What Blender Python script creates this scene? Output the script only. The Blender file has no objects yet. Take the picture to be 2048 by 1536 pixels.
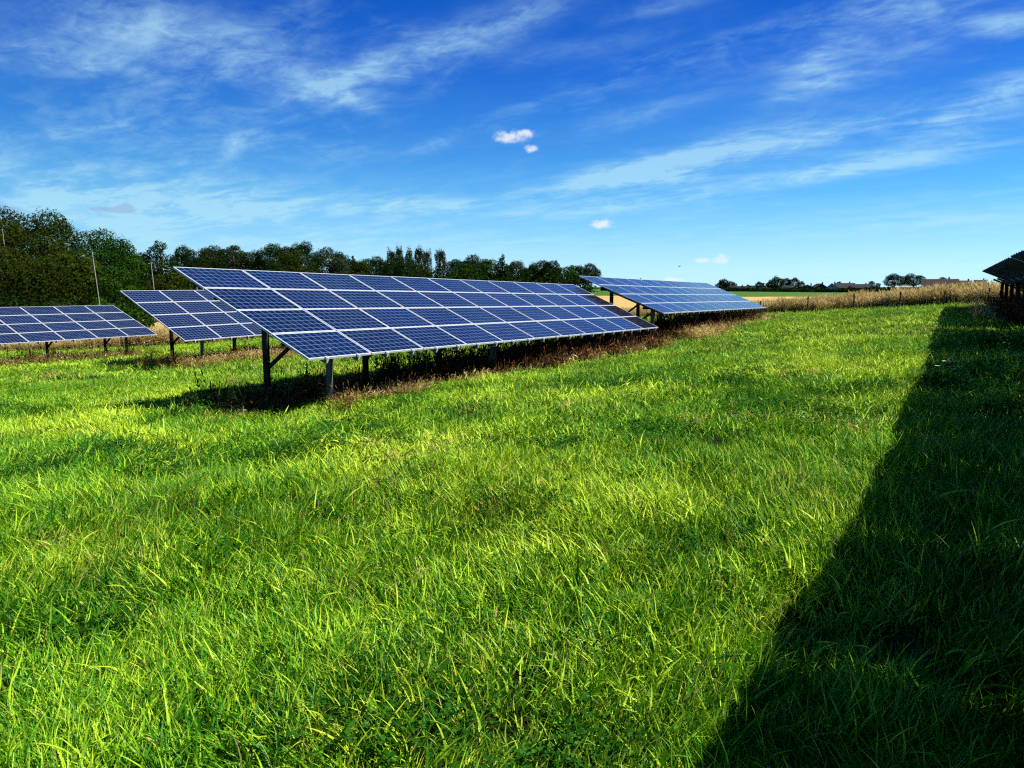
import bpy, math, random
import numpy as np
from mathutils import Vector, Matrix
R = math.radians
rng = np.random.default_rng(11)
random.seed(5)
scene = bpy.context.scene
col = scene.collection
E = 1.65                                   # eye height above the datum

# ------------------------------------------------------------------ camera
cd = bpy.data.cameras.new("camera"); cam = bpy.data.objects.new("camera", cd); col.objects.link(cam)
cam.location = (0, 0, E); cam.rotation_euler = (R(90 - 7.506), 0, 0)
cd.sensor_width = 36; cd.lens = 26.02; cd.clip_start = 0.05; cd.clip_end = 8000
scene.camera = cam
PITCH = R(7.506)
def ray(px, py):                           # photo pixel -> world direction, y component scaled to 1
    u = (px - 1024) / 1480; v = (py - 768) / 1480
    y = math.cos(PITCH) - v * math.sin(PITCH); z = -(v * math.cos(PITCH) + math.sin(PITCH))
    return u / y, 1.0, z / y

# ------------------------------------------------------------------ view, sun, sky
scene.view_settings.view_transform = 'Standard'; scene.view_settings.look = 'None'
scene.view_settings.exposure = 0.9; scene.view_settings.gamma = 1.0
scene.cycles.max_bounces = 4; scene.cycles.use_denoising = False; scene.cycles.diffuse_bounces = 1; scene.cycles.glossy_bounces = 3
scene.cycles.transmission_bounces = 3; scene.cycles.transparent_max_bounces = 4; scene.cycles.filter_width = 1.25; scene.cycles.adaptive_threshold = 0.025
SUN_EL = R(48.5); SUN_AZ = R(110)            # azimuth clockwise from +Y
sunv = Vector((math.sin(SUN_AZ) * math.cos(SUN_EL), math.cos(SUN_AZ) * math.cos(SUN_EL), math.sin(SUN_EL)))
sl = bpy.data.lights.new("sun", 'SUN'); sl.energy = 5.0; sl.angle = R(0.53); sl.color = (1.0, 0.95, 0.86)
so = bpy.data.objects.new("sun", sl); col.objects.link(so)
so.rotation_euler = sunv.to_track_quat('Z', 'Y').to_euler(); so.location = (30, -20, 40)

class S:                                   # tiny expression wrapper round shader math nodes
    def __init__(s, nt, sock): s.nt, s.s = nt, sock
    def op(s, o, b=None, c=None, clamp=False):
        n = s.nt.nodes.new('ShaderNodeMath'); n.operation = o; n.use_clamp = clamp
        for i, v in enumerate((s, b, c)):
            if v is None: continue
            if isinstance(v, S): s.nt.links.new(v.s, n.inputs[i])
            else: n.inputs[i].default_value = v
        return S(s.nt, n.outputs[0])
    def __add__(s, b): return s.op('ADD', b)
    def __sub__(s, b): return s.op('SUBTRACT', b)
    def __mul__(s, b): return s.op('MULTIPLY', b)
    def __truediv__(s, b): return s.op('DIVIDE', b)
    def clamp(s): return s.op('ADD', 0.0, clamp=True)
    def ss(s, a, b):
        n = s.nt.nodes.new('ShaderNodeMapRange'); n.interpolation_type = 'SMOOTHSTEP'
        s.nt.links.new(s.s, n.inputs['Value']); n.inputs['From Min'].default_value = a; n.inputs['From Max'].default_value = b
        return S(s.nt, n.outputs[0])
def comb(nt, x, y, z=0.0):
    n = nt.nodes.new('ShaderNodeCombineXYZ')
    for i, v in enumerate((x, y, z)):
        if isinstance(v, S): nt.links.new(v.s, n.inputs[i])
        else: n.inputs[i].default_value = v
    return n.outputs[0]
def noise(nt, vec, scale, detail=4, rough=0.55, dist=0.0, color=False):
    n = nt.nodes.new('ShaderNodeTexNoise'); n.inputs['Scale'].default_value = scale
    n.inputs['Detail'].default_value = detail; n.inputs['Roughness'].default_value = rough; n.inputs['Distortion'].default_value = dist
    if vec is not None: nt.links.new(vec, n.inputs['Vector'])
    return n.outputs['Color'] if color else S(nt, n.outputs[0])
def mixc(nt, f, a, b, mode='MIX'):
    n = nt.nodes.new('ShaderNodeMix'); n.data_type = 'RGBA'; n.blend_type = mode
    for sock, v in ((n.inputs[0], f), (n.inputs[6], a), (n.inputs[7], b)):
        if isinstance(v, S): nt.links.new(v.s, sock)
        elif isinstance(v, (int, float)): sock.default_value = v
        elif isinstance(v, tuple): sock.default_value = (*v[:3], 1)
        else: nt.links.new(v, sock)
    return n.outputs[2]

world = bpy.data.worlds.new("World"); scene.world = world; world.use_nodes = True
nt = world.node_tree; nt.nodes.clear()
sky = nt.nodes.new('ShaderNodeTexSky'); sky.sky_type = 'NISHITA'; sky.sun_disc = False
sky.sun_elevation = SUN_EL; sky.sun_rotation = SUN_AZ; sky.altitude = 60; sky.air_density = 1.0; sky.dust_density = 0.6; sky.ozone_density = 3.0
tc = nt.nodes.new('ShaderNodeTexCoord'); sp = nt.nodes.new('ShaderNodeSeparateXYZ'); nt.links.new(tc.outputs['Generated'], sp.inputs[0])
X, Y, Z = (S(nt, o) for o in sp.outputs)
az = X.op('ARCTAN2', Y); el = Z.op('ARCSINE')
# physical sky graded to the photograph's saturated blue: its own brightness drives a slight
# change across the compass, the hue runs from deep blue overhead to pale cyan at the skyline
bw = nt.nodes.new('ShaderNodeRGBToBW'); nt.links.new(sky.outputs[0], bw.inputs[0]); lum = S(nt, bw.outputs[0])
K = 10.0 / 2 ** 0.9
ramp = nt.nodes.new('ShaderNodeValToRGB'); nt.links.new(Z.s, ramp.inputs[0]); cr_ = ramp.color_ramp
stops = [(0.0, (.50, .78, .92)), (.022, (.42, .72, .91)), (.061, (.20, .55, .88)), (.113, (.075, .38, .79)), (.174, (.026, .235, .70)), (.262, (.009, .132, .61)), (.34, (.003, .094, .52)), (.6, (.002, .074, .35)), (1.0, (.002, .040, .26))]
for i, (p_, c_) in enumerate(stops):
    e_ = cr_.elements[i] if i < 2 else cr_.elements.new(p_)
    e_.position = p_; e_.color = (*c_, 1)
vm = nt.nodes.new('ShaderNodeVectorMath'); vm.operation = 'SCALE'; nt.links.new(ramp.outputs[0], vm.inputs[0])
az_b = (X * 0.22 + 1.0).op('MAXIMUM', 0.7)
nt.links.new(((lum / 1.2).op('POWER', 0.15).op('MINIMUM', 1.25) * az_b * K).s, vm.inputs['Scale'])
skyc = vm.outputs[0]
# cirrus: noise drawn out along the wind on a flat layer seen in perspective
zz = Z.op('MAXIMUM', 0.0) + 0.10
u = X / zz; v = Y / zz
ca, sa = math.cos(R(42)), math.sin(R(42))
al = v * ca - u * sa; ac = u * ca + v * sa
wob = noise(nt, comb(nt, al * 0.7, ac * 0.9), 1.0, 4, 0.6)
wb2 = noise(nt, comb(nt, al * 0.7, ac * 0.9, 5.0), 1.0, 4, 0.6)
fib = noise(nt, comb(nt, al * 1.1 + wob * 1.6, ac * 3.0 + wb2 * 2.2, 2.0), 1.0, 12, 0.66, 0.35)
al3 = v * math.cos(R(62)) - u * math.sin(R(62)); ac3 = u * math.cos(R(62)) + v * math.sin(R(62))
fibb = noise(nt, comb(nt, al3 * 1.6 + wb2 * 1.5, ac3 * 4.2 + wob * 2.0, 9.0), 1.0, 12, 0.68, 0.4)
fine_f = noise(nt, comb(nt, az * 16.0 + wob * 3.0, el * 42.0 + wb2 * 4.0, 1.0), 1.0, 9, 0.7, 0.5)
fib = fib * 0.42 + fibb * 0.28 + fine_f * 0.30
fib2 = noise(nt, comb(nt, al * 0.45, ac * 1.3, 7.0), 1.0, 6, 0.6, 0.8)
def dirpx(px, py):
    x, y, z = ray(px, py); return math.atan2(x, y), math.asin(z / math.sqrt(x * x + y * y + z * z))
def blob(px, py, rx, ry, slope):           # soft ellipse fixed in the sky (radians), tilted by slope
    a0, e0 = dirpx(px, py); t = math.atan(-slope); c, s = math.cos(t), math.sin(t)
    a = az - a0; e = el - e0
    p = a * (c / (rx / 1480)) + e * (s / (rx / 1480)); q = e * (c / (ry / 1480)) - a * (s / (ry / 1480))
    return (p * p + q * q).op('MULTIPLY', -1.0).op('EXPONENT')
main_b = None
for px, py, rx, ry, sl_, w in [(800, 120, 210, 32, -.36, 1.0), (650, 170, 80, 28, -.2, .6), (690, 195, 60, 14, .35, .7),
        (1060, 30, 110, 26, -.45, .5), (1370, 325, 240, 34, -.20, 1.35), (1290, 345, 130, 20, -.12, 1.0), (1450, 480, 420, 26, -.02, .55), (700, 500, 500, 26, 0, .6), (1180, 410, 240, 18, -.05, .5), (1640, 275, 110, 16, -.22, .6),
        (1660, 340, 180, 16, -.10, 1.1), (220, 60, 150, 50, -.25, .55), (140, 115, 120, 20, .1, .55), (420, 90, 160, 42, .12, .6), (20, 122, 60, 12, .1, .6),
        (470, 285, 30, 22, -.3, .5), (110, 268, 150, 14, -.25, .5), (400, 400, 360, 42, .02, 1.15), (860, 412, 130, 16, .02, .8), (250, 450, 330, 40, .0, 1.1),
        (1640, 172, 80, 18, -.15, 1.0), (1620, 125, 50, 22, -.3, .8), (1780, 60, 150, 50, -.2, .6), (2010, 190, 130, 28, -.28, 1.0), (2030, 50, 60, 18, .1, .7),
        (1850, 290, 110, 20, -.25, .4), (1180, 95, 120, 16, -.15, .3), (1340, 10, 110, 12, -.15, .4), (1480, 378, 260, 13, -.14, .5), (1360, 430, 120, 10, -.2, .45),
        (820, 290, 200, 18, -.12, .35), (1900, 440, 300, 40, 0, .35), (1250, 240, 200, 24, -.25, .35), (60, 350, 260, 26, .06, .3)]:
    b = blob(px, py, rx, ry, sl_) * w
    main_b = b if main_b is None else main_b + b
streak = fib.ss(0.40, 0.66)
clo = (main_b * (streak * 0.78 + 0.10) + fib.ss(0.44, 0.66) * fib2.ss(0.38, 0.66) * 0.30).op('MINIMUM', 0.62)
low = Z.op('MULTIPLY', -11.0).op('EXPONENT')              # thin bright veil towards the skyline
clo = (clo + low * 0.33).op('MINIMUM', 0.8)
skyc = mixc(nt, clo, skyc, (2.5, 4.3, 5.15))
puffn = noise(nt, comb(nt, az * 75.0, el * 95.0, 3.0), 1.0, 7, 0.62)
pf = None
for px, py, rx, ry in [(1020, 274, 34, 13), (1048, 268, 26, 9), (1062, 298, 15, 8), (1204, 447, 24, 10), (1442, 518, 19, 11), (1404, 521, 16, 6), (1344, 561, 26, 7)]:
    b = blob(px, py, rx, ry, 0); pf = b if pf is None else pf.op('MAXIMUM', b)
pfm = (pf + (puffn - 0.5) * 1.9).ss(0.2, 1.1) * pf.ss(0.0, 0.6) * 0.78
skyc = mixc(nt, pfm, skyc, (4.9, 5.05, 5.3))
gr = None
for px, py, rx, ry, sl_ in [(225, 420, 42, 6, 0), (252, 414, 14, 8, 0), (10, 417, 40, 6, .1)]:
    b = blob(px, py, rx, ry, sl_); gr = b if gr is None else gr + b
skyc = mixc(nt, ((gr + (puffn - 0.5) * 0.8).ss(0.3, 0.9)) * 0.6, skyc, (1.6, 2.5, 3.9))
bg = nt.nodes.new('ShaderNodeBackground'); nt.links.new(skyc, bg.inputs[0]); bg.inputs[1].default_value = 0.1
wo = nt.nodes.new('ShaderNodeOutputWorld'); nt.links.new(bg.outputs[0], wo.inputs[0])

# ------------------------------------------------------------------ tagging helpers
def tag(o, label=None, cat=None, group=None, kind=None):
    if label: o['label'] = label
    if cat: o['category'] = cat
    if group: o['group'] = group
    if kind: o['kind'] = kind
    return o
def empty(name, loc):
    o = bpy.data.objects.new(name, None); col.objects.link(o); o.location = loc; o.empty_display_size = 0.3; return o
def link(name, me, parent=None, mat=None):
    o = bpy.data.objects.new(name, me); col.objects.link(o)
    if mat and not me.materials: me.materials.append(mat)
    if parent: o.parent = parent
    return o
def mesh_from(name, V, F, mats=(), mi=None, smooth=False):
    me = bpy.data.meshes.new(name); me.from_pydata([tuple(p) for p in V], [], [tuple(f) for f in F])
    for m in mats: me.materials.append(m)
    if mi is not None: me.polygons.foreach_set('material_index', np.array(mi, dtype=np.int32))
    if smooth: me.polygons.foreach_set('use_smooth', [True] * len(F))
    me.update(); return me
def quads_mesh(name, P, mat, tone=None, uv=None, smooth=True):
    """P (n,4,3) loose quads; tone (n,) random per quad"""
    n = len(P); me = bpy.data.meshes.new(name)
    me.vertices.add(n * 4); me.vertices.foreach_set('co', np.ascontiguousarray(P, dtype=np.float32).ravel())
    me.loops.add(n * 4); me.loops.foreach_set('vertex_index', np.arange(n * 4, dtype=np.int32))
    me.polygons.add(n); me.polygons.foreach_set('loop_start', np.arange(0, n * 4, 4, dtype=np.int32))
    if tone is not None:
        a = me.attributes.new('tone', 'FLOAT', 'FACE'); a.data.foreach_set('value', np.asarray(tone, dtype=np.float32))
    me.materials.append(mat); me.update(calc_edges=True); return me
class MB:
    def __init__(s): s.V = []; s.F = []
    def box(s, x0, x1, y0, y1, z0, z1):
        b = len(s.V); s.V += [(x, y, z) for z in (z0, z1) for y in (y0, y1) for x in (x0, x1)]
        s.F += [tuple(b + i for i in f) for f in ((0, 2, 3, 1), (4, 5, 7, 6), (0, 1, 5, 4), (2, 6, 7, 3), (0, 4, 6, 2), (1, 3, 7, 5))]; return s
    def bar(s, p, q, w, h, upv=(0, 0, 1)):
        p, q = Vector(p), Vector(q); d = (q - p).normalized(); a = d.cross(Vector(upv)).normalized() * w / 2; c = a.cross(d).normalized() * h / 2
        b = len(s.V); s.V += [tuple(e + i * a + j * c) for e in (p, q) for i, j in ((-1, -1), (1, -1), (1, 1), (-1, 1))]
        s.F += [tuple(b + i for i in f) for f in ((0, 3, 2, 1), (4, 5, 6, 7), (0, 1, 5, 4), (1, 2, 6, 5), (2, 3, 7, 6), (3, 0, 4, 7))]; return s
    def tube(s, pts, rs, n=6):
        b0 = len(s.V)
        for i, p in enumerate(pts):
            p = Vector(p); d = (Vector(pts[min(i + 1, len(pts) - 1)]) - Vector(pts[max(i - 1, 0)])).normalized()
            a = d.orthogonal().normalized(); c = d.cross(a)
            for k_ in range(n):
                t = 2 * math.pi * k_ / n; s.V.append(tuple(p + rs[i] * (math.cos(t) * a + math.sin(t) * c)))
        for i in range(len(pts) - 1):
            for k_ in range(n):
                k2 = (k_ + 1) % n; s.F.append((b0 + i * n + k_, b0 + i * n + k2, b0 + (i + 1) * n + k2, b0 + (i + 1) * n + k_))
        s.F.append(tuple(b0 + k_ for k_ in range(n))[::-1]); s.F.append(tuple(b0 + (len(pts) - 1) * n + k_ for k_ in range(n))); return s
    def mesh(s, name, mat): return mesh_from(name, s.V, s.F, [mat])

# ------------------------------------------------------------------ materials
def newmat(name):
    m = bpy.data.materials.new(name); m.use_nodes = True; m.node_tree.nodes.clear()
    return m, m.node_tree
def finish(nt_, bsdf):
    o = nt_.nodes.new('ShaderNodeOutputMaterial'); nt_.links.new(bsdf, o.inputs[0])
def principled(nt_, color, rough=0.5, metal=0.0, spec=0.5, normal=None):
    p = nt_.nodes.new('ShaderNodeBsdfPrincipled')
    if isinstance(color, tuple): p.inputs['Base Color'].default_value = (*color, 1)
    else: nt_.links.new(color, p.inputs['Base Color'])
    if isinstance(rough, S): nt_.links.new(rough.s, p.inputs['Roughness'])
    else: p.inputs['Roughness'].default_value = rough
    p.inputs['Metallic'].default_value = metal; p.inputs['Specular IOR Level'].default_value = spec
    if normal is not None: nt_.links.new(normal, p.inputs['Normal'])
    return p
def objco(nt_): return nt_.nodes.new('ShaderNodeTexCoord').outputs['Object']
def worldco(nt_): return nt_.nodes.new('ShaderNodeNewGeometry').outputs['Position']
def simple(name, c1, c2, scale=4.0, rough=0.6, metal=0.0, spec=0.4):
    m, n = newmat(name); f = noise(n, objco(n), scale, 5, 0.6).ss(0.3, 0.7)
    p = principled(n, mixc(n, f, c1, c2), rough, metal, spec); finish(n, p.outputs[0]); return m
def attr(nt_, name, typ='GEOMETRY'):
    a = nt_.nodes.new('ShaderNodeAttribute'); a.attribute_name = name; a.attribute_type = typ; return S(nt_, a.outputs['Fac'])
def leafmat(name, dark, mid, light, trans=0.35, scale=0.25, spec=0.04, rough=0.8):
    """foliage: per-leaf tone and slow patches choose between three leaf colours; light passes through"""
    m, n = newmat(name); t = attr(n, 'tone'); f = noise(n, worldco(n), scale, 3, 0.6)
    c = mixc(n, (t * 0.7 + f * 1.1 - 0.45).clamp(), dark, mid)
    c = mixc(n, (t * 1.5 - 0.95 + (f - 0.5) * 1.4).clamp(), c, light)
    p = principled(n, c, rough, 0, spec); tr = n.nodes.new('ShaderNodeBsdfTranslucent'); n.links.new(c, tr.inputs[0])
    ms = n.nodes.new('ShaderNodeMixShader'); ms.inputs[0].default_value = trans
    n.links.new(p.outputs[0], ms.inputs[1]); n.links.new(tr.outputs[0], ms.inputs[2]); finish(n, ms.outputs[0]); return m

GD, GM, GL = (0.016, 0.125, 0.002), (0.135, 0.40, 0.005), (0.64, 0.84, 0.045)
def grassmat(name, straw=1.0):
    m, n = newmat(name); t = attr(n, 'tone'); pos = worldco(n)
    big = noise(n, pos, 0.22, 3, 0.5, 0.6); med = noise(n, pos, 0.9, 4, 0.6, 0.4)
    c = mixc(n, (t * 0.75 + med * 1.3 - 0.55).clamp(), GD, GM)
    c = mixc(n, (big.ss(0.42, 0.62) * 0.60 + (t - 0.5) * 1.35 + (med - 0.5) * 1.0).clamp(), c, GL)
    st = noise(n, pos, 0.55, 4, 0.65, 0.5)
    c = mixc(n, ((st - 0.56) * 5.0 + (t - 0.6) * 1.6).clamp() * (0.5 * straw), c, (0.34, 0.29, 0.04))
    c = mixc(n, t.ss(0.965, 0.99), c, (0.42, 0.34, 0.13))
    p = principled(n, c, 0.5, 0, 0.22); tr = n.nodes.new('ShaderNodeBsdfTranslucent'); n.links.new(c, tr.inputs[0])
    ms = n.nodes.new('ShaderNodeMixShader'); ms.inputs[0].default_value = 0.20
    n.links.new(p.outputs[0], ms.inputs[1]); n.links.new(tr.outputs[0], ms.inputs[2]); finish(n, ms.outputs[0]); return m
M_grass = grassmat('grass_blades')
M_gold = leafmat('dry_grass', (0.22, 0.15, 0.03), (0.64, 0.48, 0.14), (0.95, 0.82, 0.46), 0.35, 0.5)
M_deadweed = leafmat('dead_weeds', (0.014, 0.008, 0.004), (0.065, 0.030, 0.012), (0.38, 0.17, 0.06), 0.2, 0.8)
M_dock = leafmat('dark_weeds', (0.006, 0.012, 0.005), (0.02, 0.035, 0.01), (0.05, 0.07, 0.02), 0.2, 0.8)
M_clover = leafmat('clover_leaves', (0.010, 0.060, 0.004), (0.030, 0.130, 0.010), (0.08, 0.24, 0.03), 0.3, 0.9)
M_nettle = leafmat('nettle_leaves', (0.03, 0.12, 0.01), (0.10, 0.32, 0.03), (0.28, 0.52, 0.08), 0.3, 0.8)

m, n = newmat('turf_soil'); pos = worldco(n)
nn = noise(n, pos, 3.0, 8, 0.7); nb = noise(n, pos, 0.25, 3)
c = mixc(n, nn.ss(0.35, 0.65), (0.006, 0.014, 0.003), (0.016, 0.034, 0.005)); c = mixc(n, nb.ss(0.45, 0.7) * 0.5, c, (0.06, 0.05, 0.015))
finish(n, principled(n, c, 0.95, 0, 0.05).outputs[0]); M_soil = m
m, n = newmat('ripe_wheat'); pos = worldco(n)
nn = noise(n, pos, 2.2, 8, 0.75); nb = noise(n, pos, 0.05, 4)
c = mixc(n, nn.ss(0.3, 0.7), (0.32, 0.21, 0.055), (0.60, 0.42, 0.14)); c = mixc(n, nb.ss(0.4, 0.7) * 0.5, c, (0.40, 0.27, 0.09))
finish(n, principled(n, c, 0.9, 0, 0.1).outputs[0]); M_wheat = m
m, n = newmat('far_crop'); pos = worldco(n)
nn = noise(n, pos, 0.6, 7, 0.7); nb = noise(n, pos, 0.02, 4)
c = mixc(n, nn.ss(0.3, 0.7), (0.03, 0.085, 0.010), (0.06, 0.15, 0.016)); c = mixc(n, nb.ss(0.4, 0.7) * 0.5, c, (0.09, 0.15, 0.02))
finish(n, principled(n, c, 0.9, 0, 0.1).outputs[0]); M_crop = m

def cellmat(name, base, base2, back):
    """ten by six cells with pale gaps between them, seen through glass; UV runs in metres"""
    m, n = newmat(name); uv = n.nodes.new('ShaderNodeUVMap'); uv.uv_map = 'UVMap'
    s = n.nodes.new('ShaderNodeSeparateXYZ'); n.links.new(uv.outputs[0], s.inputs[0]); x = S(n, s.outputs[0]); y = S(n, s.outputs[1])
    oi = n.nodes.new('ShaderNodeObjectInfo'); rnd = S(n, oi.outputs['Random'])
    cx = (x - 0.02) / 0.160; cy = (y - 0.012) / 0.160
    fx = cx.op('FRACT'); fy = cy.op('FRACT')
    dx = (fx - 0.5).op('ABSOLUTE'); dy = (fy - 0.5).op('ABSOLUTE')
    line = dx.op('MAXIMUM', dy).ss(0.462, 0.474)
    cor = (dx + dy).ss(0.90, 0.92)                       # chamfered cell corners
    bus = ((fy * 3.0).op('FRACT') - 0.5).op('ABSOLUTE').op('LESS_THAN', 0.012) * 0.25
    wn = n.nodes.new('ShaderNodeTexWhiteNoise'); wn.noise_dimensions = '3D'
    n.links.new(comb(n, cx.op('FLOOR'), cy.op('FLOOR'), rnd * 50.0), wn.inputs['Vector']); cr = S(n, wn.outputs['Value'])
    vo = n.nodes.new('ShaderNodeTexVoronoi'); vo.inputs['Scale'].default_value = 55; n.links.new(uv.outputs[0], vo.inputs['Vector'])
    vc = n.nodes.new('ShaderNodeSeparateColor'); n.links.new(vo.outputs['Color'], vc.inputs[0])
    grain = S(n, vc.outputs[0])
    c = mixc(n, (grain * 0.15 + cr * 0.45 + rnd * 0.6 - 0.10).clamp(), base, base2)
    c = mixc(n, line.op('MAXIMUM', cor).op('MAXIMUM', bus), c, back)
    dv = n.nodes.new('ShaderNodeTexVoronoi'); dv.inputs['Scale'].default_value = 5.0
    n.links.new(comb(n, x, y, rnd * 40.0), dv.inputs['Vector']); ds = n.nodes.new('ShaderNodeSeparateColor'); n.links.new(dv.outputs['Color'], ds.inputs[0])
    spot = S(n, dv.outputs['Distance']).op('LESS_THAN', 0.07) * S(n, ds.outputs[0]).op('GREATER_THAN', 0.985)
    c = mixc(n, spot * 0.8, c, (0.4, 0.4, 0.38))      # bird droppings
    dirt = noise(n, objco(n), 2.5, 6, 0.65)
    c = mixc(n, dirt.ss(0.5, 0.9) * 0.10, c, (0.16, 0.17, 0.18))
    p = principled(n, c, dirt * 0.12 + 0.05, 0, 0.36); p.inputs['IOR'].default_value = 1.45
    finish(n, p.outputs[0]); return m
M_cell = cellmat('blue_cells', (0.0006, 0.0040, 0.022), (0.0010, 0.0090, 0.052), (0.13, 0.17, 0.23))
M_cell_dark = cellmat('darker_cells', (0.0015, 0.003, 0.009), (0.003, 0.005, 0.018), (0.07, 0.07, 0.08))  # darker cell colours for the last column below its top row
M_back = simple('shaded_backsheet', (0.010, 0.011, 0.014), (0.016, 0.017, 0.02), 6, 0.5)  # underside shade put into the colour; the sheet itself would be pale
M_frame = simple('pale_frame', (0.42, 0.46, 0.46), (0.54, 0.58, 0.58), 8, 0.4, 0.0, 0.5)
M_rail = simple('dull_rail', (0.05, 0.053, 0.056), (0.09, 0.095, 0.10), 8, 0.6, 0.2)
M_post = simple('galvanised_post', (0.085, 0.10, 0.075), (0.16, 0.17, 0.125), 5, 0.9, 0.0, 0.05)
M_post_shade = simple('shaded_post', (0.022, 0.020, 0.016), (0.055, 0.048, 0.036), 5, 0.9, 0.0, 0.05)  # rear posts and braces: the table's shade put into a darker colour
M_clip = simple('bright_clip', (0.6, 0.62, 0.64), (0.7, 0.72, 0.74), 9, 0.4, 0.3)
M_wood = simple('weathered_wood', (0.05, 0.030, 0.018), (0.13, 0.08, 0.045), 12, 0.9)
M_wire = simple('fence_wire_metal', (0.2, 0.2, 0.2), (0.3, 0.3, 0.3), 9, 0.5, 0.5)
M_pole = simple('white_pole_paint', (0.18, 0.20, 0.18), (0.28, 0.30, 0.27), 3, 0.6)
M_bark = simple('bark', (0.03, 0.022, 0.015), (0.08, 0.06, 0.04), 5, 0.95)

# ------------------------------------------------------------------ terrain
def sp2xy(s, p): return (.505 * s + .863 * p, .863 * s - .505 * p)
CP = []
for s, p, z in [(2.2, -.6, -2.2), (0, 2, -2.15), (-10, 0, -2.1), (5, -.5, -1.88), (-10, 15, -1.4), (9, 2, -1.62), (15, -.3, -1.52), (28, 0, -1.38), (28, 3, -1.35), (46, 3.5, -1.12), (46, 0, -1.2), (20, 14, -1.0), (45, 14, -.8),
        (0, -10, -2.3), (9.4, -10, -2.38), (9.4, -14, -2.55), (9.4, -5, -2.0), (18, -10, -2.45), (27.7, -9.6, -2.4), (27.7, -13.5, -2.65), (46, -9.2, -2.05), (46, -13.5, -2.3),
        (17, -27.5, -3.05), (35, -27, -2.95), (7.5, -40.7, -3.9), (25.8, -40.7, -4.0), (0, -27, -3.2), (0, -45, -4.2), (-15, -20, -3.0),
        (54, 4, -1.12), (54, -.05, -1.2), (54, -8, -1.75)]:
    CP.append((*sp2xy(s, p), z))
CP += [(-26, 54, -4.4), (-35, 50, -4.5), (-60, 40, -5.2), (0, 62, -2.9), (-60, 90, -5.0), (-100, 90, -5.0), (-50, 200, -4), (0, 200, -1.6), (0, 130, -2.15), (40, 130, -2.3), (110, 130, -2.45), (60, 80, -1.9), (110, 345, -2.9), (220, 345, -2.9), (5, 345, -.7),
       (0, 420, -.5), (-250, 400, -2), (-300, 100, -6), (150, 400, -3.1), (350, 400, -3.1), (300, 100, -1.8), (0, 900, -1.5), (600, 900, -2), (-700, 900, -2), (0, 2600, -3), (2000, 2000, -3), (-2000, 2000, -3), (2500, 0, -3), (-2500, 0, -6), (0, -500, -3)]
CP = np.array(CP, float)
def kern(d2): return np.sqrt(d2 + 16.0)
_A = kern(((CP[:, None, :2] - CP[None, :, :2]) ** 2).sum(-1)); _n = len(CP)
_B = np.zeros((_n + 3, _n + 3)); _B[:_n, :_n] = _A; _B[:_n, _n] = 1; _B[:_n, _n + 1:] = CP[:, :2]; _B[_n, :_n] = 1; _B[_n + 1:, :_n] = CP[:, :2].T
_W = np.linalg.solve(_B, np.r_[CP[:, 2], 0, 0, 0])
_tab = np.random.default_rng(3).random((256, 256))
def vnoise(x, y):
    xi = np.floor(x).astype(int); yi = np.floor(y).astype(int); fx = x - xi; fy = y - yi; fx = fx * fx * (3 - 2 * fx); fy = fy * fy * (3 - 2 * fy)
    g = lambda a, b: _tab[a % 256, b % 256]
    return (g(xi, yi) * (1 - fx) + g(xi + 1, yi) * fx) * (1 - fy) + (g(xi, yi + 1) * (1 - fx) + g(xi + 1, yi + 1) * fx) * fy
def ground(x, y, bumps=True):
    x = np.atleast_1d(np.asarray(x, float)); y = np.atleast_1d(np.asarray(y, float)); out = np.empty_like(x)
    for i in range(0, len(x), 20000):
        a = x[i:i + 20000]; b = y[i:i + 20000]
        out[i:i + 20000] = kern((a[:, None] - CP[None, :, 0]) ** 2 + (b[:, None] - CP[None, :, 1]) ** 2) @ _W[:_n] + _W[_n] + _W[_n + 1] * a + _W[_n + 2] * b
    if bumps:
        f = np.clip(1.3 - np.hypot(x, y) / 90, 0, 1)
        out += f * (0.13 * (vnoise(x / 1.3 + 9, y / 1.3) - .5) + 0.05 * (vnoise(x / .55, y / .55 + 40) - .5) + .10 * (vnoise(x / 4, y / 4 + 80) - .5))
    return out + E
def gz(x, y): return float(ground(x, y)[0])
def ax(inner, step, outer, n_out):
    a, b = inner; mid = np.arange(a, b + 1e-6, step); g = np.geomspace(step, outer, n_out)
    return mid, g
xs = np.r_[-np.geomspace(60, 3000, 26)[::-1] - 0.0, np.arange(-59, -20, 1.0), np.arange(-20, 20, .25), np.arange(20, 50, .6), np.arange(50, 100, 2.0), np.geomspace(101, 3000, 24)]
ys = np.r_[-np.geomspace(16, 3000, 18)[::-1], np.arange(-15, -2, 1.0), np.arange(-2, 26, .25), np.arange(26, 66, .6), np.arange(66, 130, 2.0), np.geomspace(132, 3000, 26)]
def sheet(name, xs, ys, mat, mask=None, lift=0.0):
    gx, gy = np.meshgrid(xs, ys); z = ground(gx.ravel(), gy.ravel()) + lift
    V = np.c_[gx.ravel(), gy.ravel(), z]; nx = len(xs); F = []
    for j in range(len(ys) - 1):
        for i in range(nx - 1):
            F.append((j * nx + i, j * nx + i + 1, (j + 1) * nx + i + 1, (j + 1) * nx + i))
    return link(name, mesh_from(name, V, F, [mat], smooth=True))
tag(sheet('ground', xs, ys, M_soil), kind='structure')

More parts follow.
